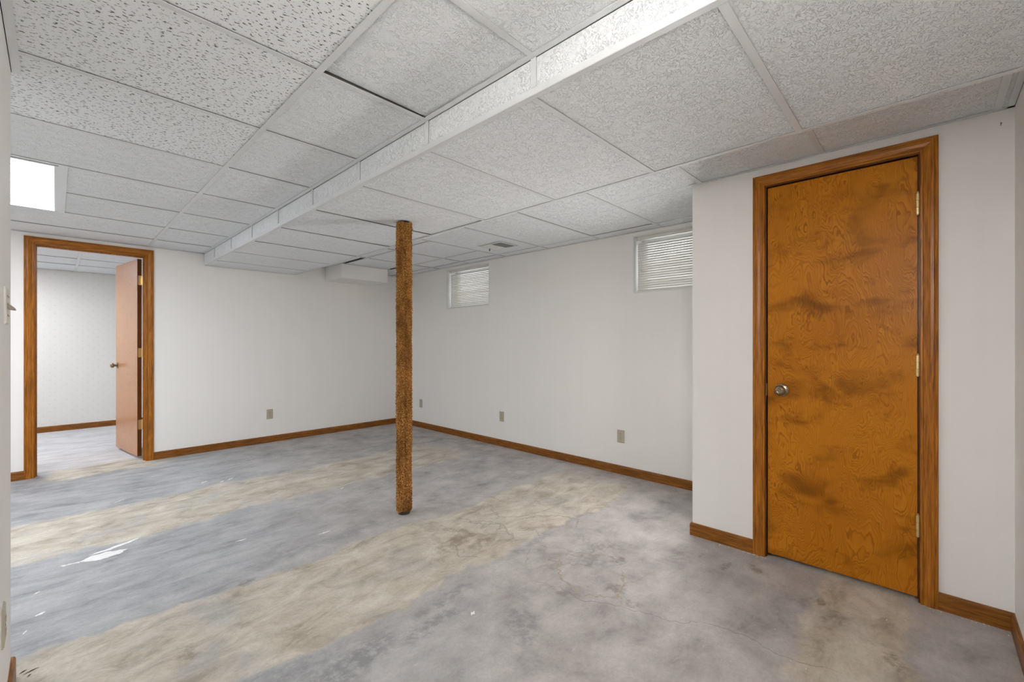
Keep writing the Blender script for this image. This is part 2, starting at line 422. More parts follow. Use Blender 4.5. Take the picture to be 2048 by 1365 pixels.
def tee(name, x0, x1, y0, y1, z, half=.0118):
    """grid bar along x or y, flange down"""
    gg = G()
    if abs(x1 - x0) > abs(y1 - y0):
        gg.box(x0, x1, y0 - half, y0 + half, z, z + FT); gg.box(x0, x1, y0 - .0012, y0 + .0012, z + FT, z + .036)
    else:
        gg.box(x0 - half, x0 + half, y0, y1, z, z + FT); gg.box(x0 - .0012, x0 + .0012, y0, y1, z + FT, z + .036)
    return back_dark(obj(name, gg, M_GRID, ceiling))
def back_dark(o):
    """only the flange face is enamelled; web and upper side are bare, darkened to deepen the shade in the tile gaps"""
    o.data.materials.append(M_SLAB)  # dark backs paint shade into the gaps beside the tiles
    for p in o.data.polygons:
        if p.center.z > min(v.co.z for v in o.data.vertices) + FT * .9: p.material_index = 1
    return o
def angle(x0, x1, y0, y1, z, side, leg=.022):
    """wall angle; side is the direction its flange points to from the wall line"""
    gg = G()
    if side in '+x-x':
        s_ = 1 if side == '+x' else -1
        gg.box(x0, x0 + s_ * leg, y0, y1, z, z + FT); gg.box(x0, x0 + s_ * FT, y0, y1, z, z + .024)
    else:
        s_ = 1 if side == '+y' else -1
        gg.box(x0, x1, y0, y0 + s_ * leg, z, z + FT); gg.box(x0, x1, y0, y0 + s_ * FT, z, z + .024)
    return obj('wall_angle', gg, M_GRID, ceiling)
E_ = .0005
# left upper part
JL = [.345 + .61 * i for i in range(9)]
ROWL = [YN] + JL + [YA]
TX = [-1.795, -.575, .645]
tee('main_tee', TX[2], TX[2], YN + E_, YA - E_, ZU)
for t in TX[:2]: tee('main_tee', t, t, YL + E_, YA - E_, ZU)
angle(X0 + .0032, X0, YN + E_, YA - E_, ZU, '-x', .0252)
angle(XL + E_, 0, YN + E_, YL + .012, ZU, '+x', .024)
angle(XL, TX[2], YN + E_, 0, ZU, '+y'); angle(-2.7, X0, YA - E_, 0, ZU, '-y'); angle(-2.7, XL, YL + E_, 0, ZU, '+y'); angle(-2.7 + E_, 0, YL, YA, ZU, '+x')
for i, j in enumerate(JL):
    tee('cross_tee', TX[2] + .012, X0 - .022, j, j, ZU)
    if j < YL: tee('cross_tee', XL + .024, TX[2] - .012, j, j, ZU)
    elif abs(j - JL[6]) < .01: tee('cross_tee', .035 + .012, TX[2] - .012, j, j, ZU)
    else: tee('cross_tee', TX[1] + .012, TX[2] - .012, j, j, ZU)
    if j > YL: tee('cross_tee', TX[0] + .012, TX[1] - .012, j, j, ZU); tee('cross_tee', -2.7 + .022, TX[0] - .012, j, j, ZU)
tee('cross_tee', .031, .031, JL[5] + .012, JL[7] - .012, ZU, .018)
for i, (a, b) in enumerate(zip(ROWL, ROWL[1:])):
    lift = (.010, .012, 0) if i == 2 else None
    t = tile(TX[2], X0, a, b, ZU, lift=lift)
    if i in (6, 7):                                        # beside the light
        tile(.035, TX[2], a, b, ZU, gap=.002)
    elif b < YL: tile(XL, TX[2], a, b, ZU, i <= 4)
    elif a < YL: tile(XL, TX[2], a, b, ZU, True, lift=(0, 0, 0), extra=(TX[1] + .0075 - (XL + TX[2]) / 2, XL + .009 - (XL + TX[2]) / 2, YL + .002 - (a + b) / 2, (b - a) / 2 - .0075, 0, .015))
    else: tile(TX[1], TX[2], a, b, ZU, i <= 4)
    if b > YL:
        a2 = max(a, YL)
        if i not in (6, 7): tile(TX[0], TX[1], a2, b, ZU)
        else: tile(-1.185, TX[1], a, b, ZU)
        tile(-2.7, TX[0], a2, b, ZU)
# dropped part
JS = [.365 + .61 * i for i in range(9)]
ROWS = [YN] + JS + [YA]
def drop_angle(x, s_):
    gg = G(); gg.box(x, x + s_ * .024, YN + E_, YA - E_, ZL, ZL + FT); gg.box(x, x + s_ * FT, YN + E_, YA - E_, ZL + FT, ZL + .025)
    obj('corner_angle', gg, M_GRID, ceiling, bevel=.0006)
drop_angle(X0, 1); drop_angle(X1, -1)
angle(X0 + .024, X1 - .024, YA - E_, 0, ZL, '-y'); angle(X0 + .024, X1 - .024, YN + E_, 0, ZL, '+y')
for j in JS: tee('cross_tee', X0 + .024, X1 - .024, j, j, ZL)
for i, (a, b) in enumerate(zip(ROWS, ROWS[1:])):
    gap = {4: .0045, 5: .0034, 6: .0032}.get(i, .0024)
    tile(X0 + .003, X1 - .003, a, b, ZL, gap=gap, lift=(.0016 if i == 4 else -.001, -.0035 if i in (4, 5) else 0, 0))
def fascia(x, s_, js, ztop):
    rows = [YN] + js + [YA]
    for a, b in zip(rows, rows[1:]):
        gg = G().box(0, s_ * .012, -(b - a) / 2 + .0055, (b - a) / 2 - .0108, 0, ztop - ZL - .0055)
        o = obj('soffit_panel', gg, M_TEX, ceiling, (x + s_ * (FT + .0022), (a + b) / 2, ZL + .004))
        o.rotation_euler = (random.uniform(-1, 1) * .004, 0, 0)
    for j in js:
        gg = G().box(x, x + s_ * FT, j - .0118, j + .0118, ZL + .025, ztop - .0005); gg.box(x + s_ * FT, x + s_ * .02, j - .0012, j + .0012, ZL + .025, ztop - .001)
        obj('soffit_tee', gg, M_GRID, ceiling)
fascia(X0, 1, [j + .004 for j in JL], ZU); fascia(X1, -1, [j + .025 for j in JS], ZR)
# right part
JR = [-.212, .39, 1.0, 1.612, 2.225, 2.837, 3.45, 4.062, 4.675]
TR = 3.385
tee('main_tee', TR, TR, CY + E_, YA - E_, ZR)
tee('main_tee', 2.48, 2.48, JR[6], 5.205 - E_, ZR); tee('main_tee', 3.10, 3.10, JR[6], 5.205, ZR)
for x, s_ in ((X1, '+x'),): angle(x + E_, 0, YN, YA, ZR, s_, .02)
angle(XB - E_, 0, CY, YA, ZR, '-x'); angle(XC - E_, 0, YN, CY + .02, ZR, '-x', .02)
angle(X1, XC, YN + E_, 0, ZR, '+y'); angle(XC, XB, CY + E_, 0, ZR, '+y'); angle(2.43, 3.06, 5.205 - E_, 0, ZR, '-y')
angle(X1, 2.43, YA - E_, 0, ZR, '-y'); angle(3.06, XB, YA - E_, 0, ZR, '-y'); angle(2.43 - E_, 0, 5.205, YA, ZR, '-x'); angle(3.06 + E_, 0, 5.205, YA, ZR, '+x')
for j in JR[:3]: tee('cross_tee', X1 + .02, XC - .02, j, j, ZR)
for j in JR[3:]:
    if j < 3.4: tee('cross_tee', X1 + .02, TR - .012, j, j, ZR)
    else:
        for a, b in ((X1 + .02, 2.468), (2.492, 3.088), (3.112, TR - .012)): tee('cross_tee', a, b, j, j, ZR)
    tee('cross_tee', TR + .012, XB - .022, j, j, ZR)
tile(X1, XC, YN, JR[0], ZR); tile(X1, XC, JR[0], JR[1], ZR); tile(X1, XC, JR[1], JR[2], ZR)
# the tile round the closet corner is notched
ww = XC - X1
tile(X1, XC, JR[2], JR[3], ZR, extra=(ww / 2 - .004, TR - (X1 + XC) / 2 - .004, CY + .002 - (JR[2] + JR[3]) / 2, (JR[3] - JR[2]) / 2 - .004, 0, .015), lift=(0, 0, 0))
tile(TR, XB, CY, JR[3], ZR)
VX0, VX1, VY0, VY1 = 2.945, 3.185, 2.965, 3.265         # hole of the air vent
rr = JR + [YA]
for a, b in zip(rr[3:], rr[4:]):
    if b < 3.5: tile(X1, TR, a, b, ZR)
    elif b < 5: tile(X1, 2.48, a, b, ZR); tile(2.48, 3.10, a, b, ZR); tile(3.10, TR, a, b, ZR)
    else:
        tile(3.06, 3.10, 5.205, b, ZR, m=.003); tile(X1, 2.43, a, b, ZR); tile(2.48, 3.06, a, 5.205, ZR); tile(3.10, TR, a, b, ZR)
    tile(TR, XB, a, b, ZR)
# room beyond the door
for x0, x1 in ((-2.7, -1.03), (-1.03, .19), (.19, 1.6)):
    for a, b in ((YB2, 6.53), (6.53, 7.14), (7.14, 7.75), (7.75, YF)):
        if x0 == -1.03 and 6.5 < a < 7.7: tile(-.42, x1, a, b, ZR); continue
        tile(x0, x1, a, b, ZR, gap=.0018)
for x in (-1.03, .19): tee('main_tee', x, x, YB2, YF, ZR)
for y in (6.53, 7.14, 7.75):
    for a, b in ((-2.7, -1.042), (-1.018 if y != 7.14 else -.42, .178), (.202, 1.6)): tee('cross_tee', a, b, y, y, ZR)

# ------------------------------------------------------------------ baseboards
BH, BT = .076, .012
def base_prof(): return [(0, 0), (BT, 0), (BT, BH - .012), (BT - .002, BH - .005), (BT - .006, BH), (0, BH)]
def baseboard(name, a, b, axis, face, s_, mat, label, m0=0, m1=0):
    """axis: direction it runs along; face: wall plane; s_: side the room is on; m0/m1: mitre at the ends"""
    R = []
    for t, m in ((a, m0), (b, m1)):
        ring = []
        for d, z in base_prof():
            u = t + m * d
            ring.append((u, face + s_ * d, z) if axis == 'x' else (face + s_ * d, u, z))
        R.append(ring)
    o = obj(name, G().loft(R), mat); tag(o, label, 'baseboard', None, 'structure'); return o
baseboard('baseboard_back', OX1 + .061, XB, 'x', YA, -1, M_BX, 'dark brown wooden baseboard along the back wall right of the doorway', 0, -1)
baseboard('baseboard_back_left', -2.7, OX0 - .061, 'x', YA, -1, M_BX, 'short dark brown baseboard left of the open doorway')
baseboard('baseboard_right', CY, YA, 'y', XB, -1, M_BY, 'long dark brown baseboard under the two windows', 0, -1)
baseboard('baseboard_closet', DY1 + .061, CY, 'y', XC, -1, M_BY, 'short brown baseboard left of the shut closet door', 0, 1)
baseboard('baseboard_closet_corner', XC, XB - BT, 'x', CY, 1, M_BX, 'brown baseboard round the closet corner', -1, 0)
baseboard('baseboard_closet_right', YN, DY0 - .061, 'y', XC, -1, M_BY, 'scratched brown baseboard right of the shut closet door', 1, 0)
baseboard('baseboard_near', XL, XC, 'x', YN, 1, M_BX, 'brown baseboard running off the lower right corner of the picture', 0, -1)
baseboard('baseboard_left', YN + BT, YL, 'y', XL, 1, M_BY, 'worn brown baseboard end at the lower left edge', 0, 1)
baseboard('baseboard_left_return', -2.7, XL, 'x', YL, 1, M_BX, 'brown baseboard round the corner of the left wall', 0, 1)
baseboard('baseboard_far', -2.7, 1.6, 'x', YF, -1, M_BX, 'brown baseboard under the dotted wallpaper of the next room')

# ------------------------------------------------------------------ doors
CW = .060
CASE = [(0, 0), (0, .009), (.003, .0115), (.009, .0115), (.0115, .008), (.015, .0095), (.022, .013), (.034, .0165), (.045, .0165), (.0475, .0135), (.051, .0155), (.0575, .014), (.060, .010), (.060, 0)]
def casing(root, u0, u1, zt, P, mv, mh):
    """three mitred mouldings round an opening; P maps (along wall, out of wall, z)"""
    for ue, s_ in ((u0, -1), (u1, 1)):
        R = [[P(ue + s_ * s, t, 0.0) for s, t in CASE], [P(ue + s_ * s, t, zt + s) for s, t in CASE]]
        obj('casing_leg', G().loft(R), mv, root)
    R = [[P(u0 - s, t, zt + s) for s, t in CASE], [P(u1 + s, t, zt + s) for s, t in CASE]]
    obj('casing_head', G().loft(R), mh, root)
KNOB = [(0, .0325), (.004, .0325), (.007, .029), (.009, .018), (.011, .0125), (.026, .0125), (.030, .017), (.036, .0245), (.045, .0268), (.053, .0245), (.0585, .0175), (.060, .0135), (.0592, .0115), (.0592, .0085), (.0605, .0080), (.0605, .0001)]
def knob(parent, org, axis):
    o = obj('knob', G().lathe(KNOB[5:], axis, org, 32), M_NICKEL, parent); shade_auto(o, 40)
    r_ = obj('rosette', G().lathe(KNOB[:6] + [(.0111, .0001)], axis, org, 32), M_NICKEL, parent); shade_auto(r_, 40)
def hinge_barrel(root, x, y, z0, z1):
    gg = G()
    hs = np.linspace(z0, z1, 4)
    for a, b in zip(hs, hs[1:]): gg.lathe([(0, .0062), (.0008, .007), (b - a - .0016, .007), (b - a - .0008, .0062)], (0, 0, 1), (x, y, a), 14)
    gg.lathe([(0, .004), (.003, .0055), (.005, .003), (.008, .0045), (.010, .001)], (0, 0, 1), (x, y, z1), 12)
    gg.lathe([(-.004, .003), (0, .0055)], (0, 0, 1), (x, y, z0), 12)
    h = obj('hinge', gg, M_BRASS, root); shade_auto(h, 35); return h
HZ = [(1.774, 1.870), (1.037, 1.131), (.302, .401)]
# closet door, shut
d1 = tag(empty('door_1', (XC, (DY0 + DY1) / 2, 0)), 'shut amber-stained birch closet door with mottled grain at the right', 'door', None, 'structure')
oy = (DY0 + DY1) / 2
P1 = lambda u, t, z: (-t, u - oy, z)
casing(d1, DY0 - .006, DY1 + .006, DZ + .006, P1, M_WZ, M_WY)
for a, b in ((DY0 - JT, DY0), (DY1, DY1 + JT)): obj('jamb', G().box(0.0005, .1095, a - oy, b - oy, 0, DZ), M_EDGE, d1)  # dark jambs paint in the shadow round the shut leaf
obj('jamb_head', G().box(0.0005, .1095, DY0 - JT - oy, DY1 + JT - oy, DZ, DZ + JT), M_EDGE, d1)
gg = G()
for a, b in ((DY0, DY0 + .012), (DY1 - .012, DY1)): gg.box(.040, .072, a - oy, b - oy, 0, DZ)
gg.box(.040, .072, DY0 + .012 - oy, DY1 - .012 - oy, DZ - .012, DZ)
obj('door_stop', gg, M_EDGE, d1)
# leaf: local X = width, turned so that it lies along world y
lf = obj('door_leaf', G().box(0, DY1 - DY0 - .0085, 0, .034, 0, 2.018), M_DOOR, d1, (.0045, DY1 - .0055 - oy, .024), (0, 0, -PI / 2), bevel=.0012)
lf.rotation_euler = (0, math.radians(.55) * 0, -PI / 2)
lf.scale = (1, 1, 1)
knob(lf, (DY1 - .0045 - .572, 0, .932 - .024), (0, -1, 0))
knob(lf, (DY1 - .0045 - .572, .035, .932 - .024), (0, 1, 0))
for a, b in HZ: hinge_barrel(d1, -.0055, DY0 + .002 - oy, a, b)
obj('strike_plate', G().box(-.001, .03, DY1 - .0012 - oy, DY1 - .0002 - oy, .895, .962), M_BRASS, d1)

# open door of the back wall
d2 = tag(empty('door_2', ((OX0 + OX1) / 2, YA, 0)), 'open flush wooden door in brown frame leading to the next room', 'door', None, 'structure')
ox = (OX0 + OX1) / 2
P2 = lambda u, t, z: (u - ox, -t, z)
casing(d2, OX0 - .006, OX1 + .006, OZ + .006, P2, M_WZ, M_WX)
P2b = lambda u, t, z: (u - ox, .118 + t, z)
casing(d2, OX0 - .006, OX1 + .006, OZ + .006, P2b, M_WZ, M_WX)
for a, b in ((OX0 - JT, OX0), (OX1, OX1 + JT)): obj('jamb', G().box(a - ox, b - ox, .0003, .1177, 0, OZ), M_WZ, d2)
obj('jamb_head', G().box(OX0 - JT - ox, OX1 + JT - ox, .0003, .1177, OZ, OZ + JT), M_WX, d2)
gg = G()
for a, b in ((OX0, OX0 + .011), (OX1 - .011, OX1)): gg.box(a - ox, b - ox, .045, .080, 0, OZ)
gg.box(OX0 + .011 - ox, OX1 - .011 - ox, .045, .080, OZ - .011, OZ)
obj('door_stop', gg, M_WZ, d2)
HX, HY, HA = .5755, 5.806, math.radians(98.6)
lf2 = obj('door_leaf', G().box(0, .732, -.035, 0, 0, 2.008), M_DOOR2, d2, (HX - ox, HY - YA, .030), (0, 0, HA), bevel=.001)
obj('leaf_edge', G().box(-.0012, -.0002, -.0345, -.0005, .001, 2.007), M_EDGE, lf2)
knob(lf2, (.732 - .062, 0, .936 - .030), (0, 1, 0)); knob(lf2, (.732 - .062, -.035, .936 - .030), (0, -1, 0))
for a, b in HZ:
    gg = G(); R = []
    for xx_ in (-.0032, -.0012):
        ring = []
        for (cx, cz, a0) in ((-.009, b - .010, 0), (-.024, b - .010, 0)): pass
        pts = []
        y0, y1, z0, z1, rr_ = -.0345, -.006, a - .03, b - .03, .007
        for (cy, cz, st) in ((y1 - rr_, z1 - rr_, 0), (y0 + rr_, z1 - rr_, 90), (y0 + rr_, z0 + rr_, 180), (y1 - rr_, z0 + rr_, 270)):
            for q in range(4):
                an = math.radians(st + q * 30); pts.append((xx_, cy + rr_ * math.cos(an), cz + rr_ * math.sin(an)))
        R.append(pts)
    gg.loft(R); gg.lathe([(0, .0065), (b - a, .0065)], (0, 0, 1), (-.004, -.040, a - .03), 14)
    obj('hinge', gg, M_BRASS, lf2)
    obj('hinge_leaf', G().box(OX1 - .0015 - ox, OX1 + .001 - ox, .085, .1175, a, b), M_BRASS, d2)

# ------------------------------------------------------------------ windows and blinds
for k_, (a, b) in enumerate(WIN):
    wn = tag(empty('window_%d' % (k_ + 1), (XB, (a + b) / 2, WZ0)), ['small far basement window behind a lowered blind', 'small basement window beside the closet, half hidden by it'][k_], 'window', None, 'structure')
    hw, hh = (b - a) / 2, WZ1 - WZ0
    gg = G()                                               # painted lining of the recess
    gg.box(.001, .150, -hw + E_, -hw + .010, 0.0005, hh - .0005); gg.box(.001, .150, hw - .010, hw - E_, .0005, hh - .0005)
    gg.box(.001, .150, -hw + .010, hw - .010, .0005, .010); gg.box(.001, .150, -hw + .010, hw - .010, hh - .010, hh - .0005)
    obj('reveal', gg, M_VINYL, wn)
    gg = G(); x0, x1 = .150, .195
    for p, q, r, s_ in ((-hw + E_, -hw + .045, E_, hh - E_), (hw - .045, hw - E_, E_, hh - E_), (-hw + .045, hw - .045, E_, .045), (-hw + .045, hw - .045, hh - .045, hh - E_)):
        gg.box(x0, x1, p, q, r, s_)
    obj('frame', gg, M_VINYL, wn, bevel=.002)
    for p, q in ((-hw + .045, hw - .045),): obj('pane', G().box(.168, .173, p, q, .045, hh - .045), M_GLASS, wn)
BLN = ['lowered white mini blind in the far window', 'lowered white mini blind in the window beside the closet']
def blind(a, b, label):
    r_ = tag(empty('window_blind', (XB + .052, (a + b) / 2, WZ0)), label, 'blind', 'mini blinds in the two windows')
    L = (b - a) / 2 - .019; top = WZ1 - WZ0 - .0105
    obj('headrail', G().box(-.014, .014, -L, L, top - .027, top), M_SLAT, r_, bevel=.002)
    sl = []
    for u in np.linspace(-1, 1, 7): sl.append((u * .0125, -.0025 * u * u))
    gg = G(); n = len(sl); ring = [[(p, y_, z_) for p, z_ in sl] + [(p, y_, z_ - .0007) for p, z_ in reversed(sl)] for y_ in (-L + .003, L - .003)]
    gg.loft(ring); me = gg.mesh('slat', M_SLAT)
    z = .031 + int((top - .040 - .031) / .0205) * .0205; i = 0
    while z > .030:
        o = link('slat', me, r_, (random.uniform(-1, 1) * .0006, 0, z)); o.rotation_euler = (random.uniform(-1, 1) * .0012, math.radians(-59 + random.uniform(-2.5, 2.5)), 0)
        z -= .0205
    obj('bottom_rail', G().box(-.011, .011, -L, L, .0105, .0225), M_SLAT, r_, bevel=.002)
    for y_ in (-L + .13, L - .13):
        gg = G()
        for d in (-.0118, .0118): gg.box(d - .0006, d + .0006, y_ - .0006, y_ + .0006, .02, top - .02)
        obj('ladder_cord', gg, M_SLAT, r_)
    obj('tilt_wand', G().lathe([(0, .0028), (.26, .0028), (.265, .0045), (.29, .0045)], (0, 0, -1), (-.022, L - .045, top - .022), 8), M_SLAT, r_)
    return r_
for (a, b), lb in zip(WIN, BLN): blind(a, b, lb)

# ------------------------------------------------------------------ ceiling lights
def troffer(x0, x1, y0, y1, z, mat, label):
    r_ = tag(empty('ceiling_light', ((x0 + x1) / 2, (y0 + y1) / 2, z)), label, 'light', None)
    hx, hy = (x1 - x0) / 2 - .004, (y1 - y0) / 2 - .004; bz = FT + .001
    gg = G(); f_ = .020
    gg.box(-hx, hx, -hy, -hy + f_, bz, bz + .004); gg.box(-hx, hx, hy - f_, hy, bz, bz + .004)
    gg.box(-hx, -hx + f_, -hy + f_, hy - f_, bz, bz + .004); gg.box(hx - f_, hx, -hy + f_, hy - f_, bz, bz + .004)
    obj('frame', gg, M_GRID, r_)
    gg = G(); gg.box(-hx, hx, -hy, hy, .09, .095); gg.box(-hx, -hx + .004, -hy, hy, bz + .004, .09); gg.box(hx - .004, hx, -hy, hy, bz + .004, .09)
    gg.box(-hx, hx, -hy, -hy + .004, bz + .004, .09); gg.box(-hx, hx, hy - .004, hy, bz + .004, .09)
    obj('housing', gg, M_GRID, r_)
    obj('diffuser', G().box(-hx + f_, hx - f_, -hy + f_, hy - f_, bz + .001, bz + .0035), mat, r_)
    return r_
troffer(TX[1] - .02, .020, JL[5] + .035, JL[7] + .030, ZU, M_LENS, 'lit rectangular fluorescent light with a white lens above the doorway')
troffer(TX[0], -1.185, JL[5], JL[7], ZU, M_LENS, 'added fill light built as a ceiling fixture further left, outside the picture')  # added unseen fixture, brightens the room from the left
troffer(-1.03, -.42, 6.53, 7.75, ZR, M_LENS2, 'lit ceiling light of the next room, hidden by the door header')

# ------------------------------------------------------------------ air vent
v_ = tag(empty('air_vent', (3.065, 3.115, ZR)), 'small white louvred air register in the ceiling between pole and far window', 'vent')
gg = G(); hx, hy = .125, .155
for p, q, r, s_ in ((-hx, hx, -hy, -hy + .022), (-hx, hx, hy - .022, hy), (-hx, -hx + .022, -hy + .022, hy - .022), (hx - .022, hx, -hy + .022, hy - .022), (-hx + .022, hx - .022, -.006, .006)):
    gg.box(p, q, r, s_, -.005, .0005)
obj('frame', gg, M_VENT, v_, bevel=.0012)
obj('throat', G().box(-hx + .015, hx - .015, -hy + .015, hy - .015, .0006, .0012), M_VENTD, v_)
for half, ang in ((-1, 38), (1, -42)):
    for i in range(9):
        yy_ = half * (.012 + i * .0136 + .004)
        o = obj('louver', G().box(-hx + .022, hx - .022, -.0062, .0062, -.0004, .0004), M_VENT, v_, (0, yy_, -.0012 - .002), (math.radians(ang), 0, 0))
obj('lever', G().box(-.004, .004, .0, .006, -.028, -.004), M_SLOT, v_, (.02, hy - .014, 0))

# ------------------------------------------------------------------ outlets and switch (local: x along wall, -y out of wall, z up)
def plate(gg_, hw, hh, t=.0055):
    return G().loft([[(-hw, 0, -hh), (hw, 0, -hh), (hw, 0, hh), (-hw, 0, hh)], [(-hw, -t * .55, -hh), (hw, -t * .55, -hh), (hw, -t * .55, hh), (-hw, -t * .55, hh)],
                     [(-hw + .004, -t, -hh + .004), (hw - .004, -t, -hh + .004), (hw - .004, -t, hh - .004), (-hw + .004, -t, hh - .004)]])
def outlet(loc, rz, label, blank=False, mat=None):
    mat = mat or M_PLATE
    r_ = tag(empty('electrical_outlet' if not blank else 'blank_wall_plate', loc, rz), label, 'outlet' if not blank else 'wall plate')
    obj('cover_plate', plate(None, .035, .0572), mat, r_)
    if blank:
        for dz in (-.041, .041): obj('screw', G().lathe([(0, .0032), (.0012, .0026)], (0, -1, 0), (0, -.0055, dz), 10), M_NICKEL, r_)
        return r_
    for dz in (-.0195, .0195):
        pts = []
        for i in range(24):
            an = 2 * PI * i / 24; pts.append((.0165 * math.cos(an), max(-.0125, min(.0125, .0165 * math.sin(an)))))
        rc = obj('receptacle', G().loft([[(p, -.005, dz + q) for p, q in pts], [(p, -.0072, dz + q) for p, q in pts]]), mat, r_)
        for dx, h_ in ((-.0062, .0042), (.0062, .0034)): obj('slot', G().box(dx - .0013, dx + .0013, -.0076, -.0070, dz + .003 - h_, dz + .003 + h_), M_SLOT, rc)
        obj('slot', G().lathe([(0, .0024), (.0006, .0024)], (0, -1, 0), (0, -.0070, dz - .0082), 10), M_SLOT, rc)
    obj('screw', G().lathe([(0, .0032), (.0012, .0026)], (0, -1, 0), (0, -.0055, 0), 10), M_NICKEL, r_)
    return r_
outlet((1.763, YA, .335), 0, 'almond duplex outlet on the back wall right of the doorway')
outlet((XB, 2.004, .340), PI / 2 * -1, 'almond duplex outlet on the window wall nearest the closet')
outlet((XB, 3.525, .340), -PI / 2, 'almond duplex outlet at the middle of the window wall')
outlet((XB, 5.120, .337), -PI / 2, 'plain almond cover plate low on the window wall just right of the carpeted pole', True)
outlet((XL, 1.985, .350), PI / 2, 'wall plate low on the near wall at the lower left edge', False, M_PLATE)
sw = tag(empty('light_switch', (XL, 2.093, 1.304), PI / 2), 'double toggle light switch on the wall end at the left edge', 'switch')
obj('cover_plate', plate(None, .058, .0572), M_IVORY, sw)
for dx in (-.023, .023):
    tg = obj('toggle', G().loft([[(dx - .0045, -.005, -.010), (dx + .0045, -.005, -.010), (dx + .0045, -.005, .010), (dx - .0045, -.005, .010)],
                                 [(dx - .0038, -.0215, -.0125), (dx + .0038, -.0215, -.0125), (dx + .0038, -.0205, -.0055), (dx - .0038, -.0205, -.0055)]]), M_TOG, sw)
    for dz in (-.030, .030): obj('screw', G().lathe([(0, .0032), (.0012, .0026)], (0, -1, 0), (dx, -.0055, dz), 10), M_TOG, sw)

# ------------------------------------------------------------------ carpet-wrapped pole
PX, PY, PR = 1.678, 2.638, .0515
pole = tag(empty('support_pole', (PX, PY, 0)), 'round support pole wrapped in rust-brown shag carpet from floor to ceiling', 'pole')
gg = G(); gg.lathe([(0, .040), (.004, .040), (.005, .034), (ZL + .03, .034)], (0, 0, 1), (0, 0, 0), 24)
obj('post', gg, M_STEEL, pole, smooth=False)
NA, NZ = 190, 860
z0_, z1_ = .020, ZL + .003
th = np.linspace(0, 2 * PI, NA, endpoint=False); zz = np.linspace(z0_, z1_, NZ)
r0 = rng.normal(0, 1, (NZ, NA))
def sm(a): return (a + np.roll(a, 1, 0) + np.roll(a, -1, 0) + np.roll(a, 1, 1) + np.roll(a, -1, 1)) / 5
tuft = sm(r0) * .0048 + sm(sm(rng.normal(0, 1, (NZ, NA)))) * .0050
low = rng.normal(0, 1, (NZ // 20 + 2, 12))
li = np.array([[low[int(i / 20), int(j * 12 / NA)] for j in range(NA)] for i in range(NZ)])
for _ in range(14): li = sm(li)
for _ in range(14): li = (li + np.roll(li, 6, 0) + np.roll(li, -6, 0) + np.roll(li, 5, 1) + np.roll(li, -5, 1)) / 5
seam = math.atan2(-PY, -PX) + math.radians(9)             # lap of the carpet, just right of the side facing the room
dth = (th - seam + PI) % (2 * PI) - PI
groove = -.0095 * np.exp(-(dth / .15) ** 2) + .0022 * np.exp(-((dth + .42) / .2) ** 2)
R_ = PR + tuft + li * .0035 + groove[None, :]
edge = np.minimum(1, np.minimum((zz - z0_) / .014, 1))[:, None]
R_ = R_ * (0.86 + .14 * edge ** .5)
Zg = np.repeat(zz[:, None], NA, 1) + rng.normal(0, .0006, (NZ, NA))
ragged = .004 * np.sin(th * 3 + .8) + .003 * np.sin(th * 7) + rng.normal(0, .0025, NA)
ragged_top = -.006 * np.abs(np.sin(th * 1.5 + 1.2)) + rng.normal(0, .001, NA)
for q in range(8): Zg[q] += ragged * (1 - q / 8); Zg[-1 - q] += (ragged_top - .002) * (1 - q / 8)
V = np.stack([R_ * np.cos(th)[None], R_ * np.sin(th)[None], Zg], -1).reshape(-1, 3)
i_, j_ = np.meshgrid(np.arange(NZ - 1), np.arange(NA), indexing='ij'); jn = (j_ + 1) % NA
F = np.stack([i_ * NA + j_, i_ * NA + jn, (i_ + 1) * NA + jn, (i_ + 1) * NA + j_], -1).reshape(-1, 4)
me = bpy.data.meshes.new('carpet_wrap'); me.from_pydata(V.tolist(), [], F.tolist()); me.materials.append(M_CARPET)
link('carpet_wrap', me, pole)

# ------------------------------------------------------------------ marks and litter on the floor
def ribbon(pts, wd, z=.0006, jit=.4, sub=7, seed=1):
    """thin crack or paint streak following a polyline"""
    r_ = random.Random(seed); P = []
    for a, b in zip(pts, pts[1:]):
        for i in range(sub):
            t = i / sub; d = Vector((b[0] - a[0], b[1] - a[1], 0)); nrm = Vector((-d.y, d.x, 0)).normalized()
            P.append(Vector((a[0] + d.x * t, a[1] + d.y * t, 0)) + nrm * r_.uniform(-1, 1) * .010 * jit)
    P.append(Vector((*pts[-1], 0))); rings = []
    for i, p in enumerate(P):
        d = (P[min(i + 1, len(P) - 1)] - P[max(i - 1, 0)]).normalized(); nrm = Vector((-d.y, d.x, 0))
        taper = min(1, min(i, len(P) - 1 - i) / 3 + .15); h = wd / 2 * taper * r_.uniform(.5, 1.4)
        rings.append([p - nrm * h + Vector((0, 0, -.0005)), p + nrm * h + Vector((0, 0, -.0005)), p + nrm * h * .8 + Vector((0, 0, z)), p - nrm * h * .8 + Vector((0, 0, z))])
    return G().loft(rings)
for i, c in enumerate([[(1.64, 1.44), (1.69, 1.29), (1.67, 1.16), (1.75, 1.02), (1.79, .88), (1.81, .78), (1.89, .70)], [(1.73, 1.56), (1.83, 1.62), (1.90, 1.67)],
                       [(1.89, .70), (1.93, .55), (1.90, .40), (1.95, .22)], [(1.0, .95), (1.12, .88), (1.2, .74)]]):
    obj('crack', ribbon(c, .0017, .0003, .9, 7, i + 3), M_CRACK, floor)
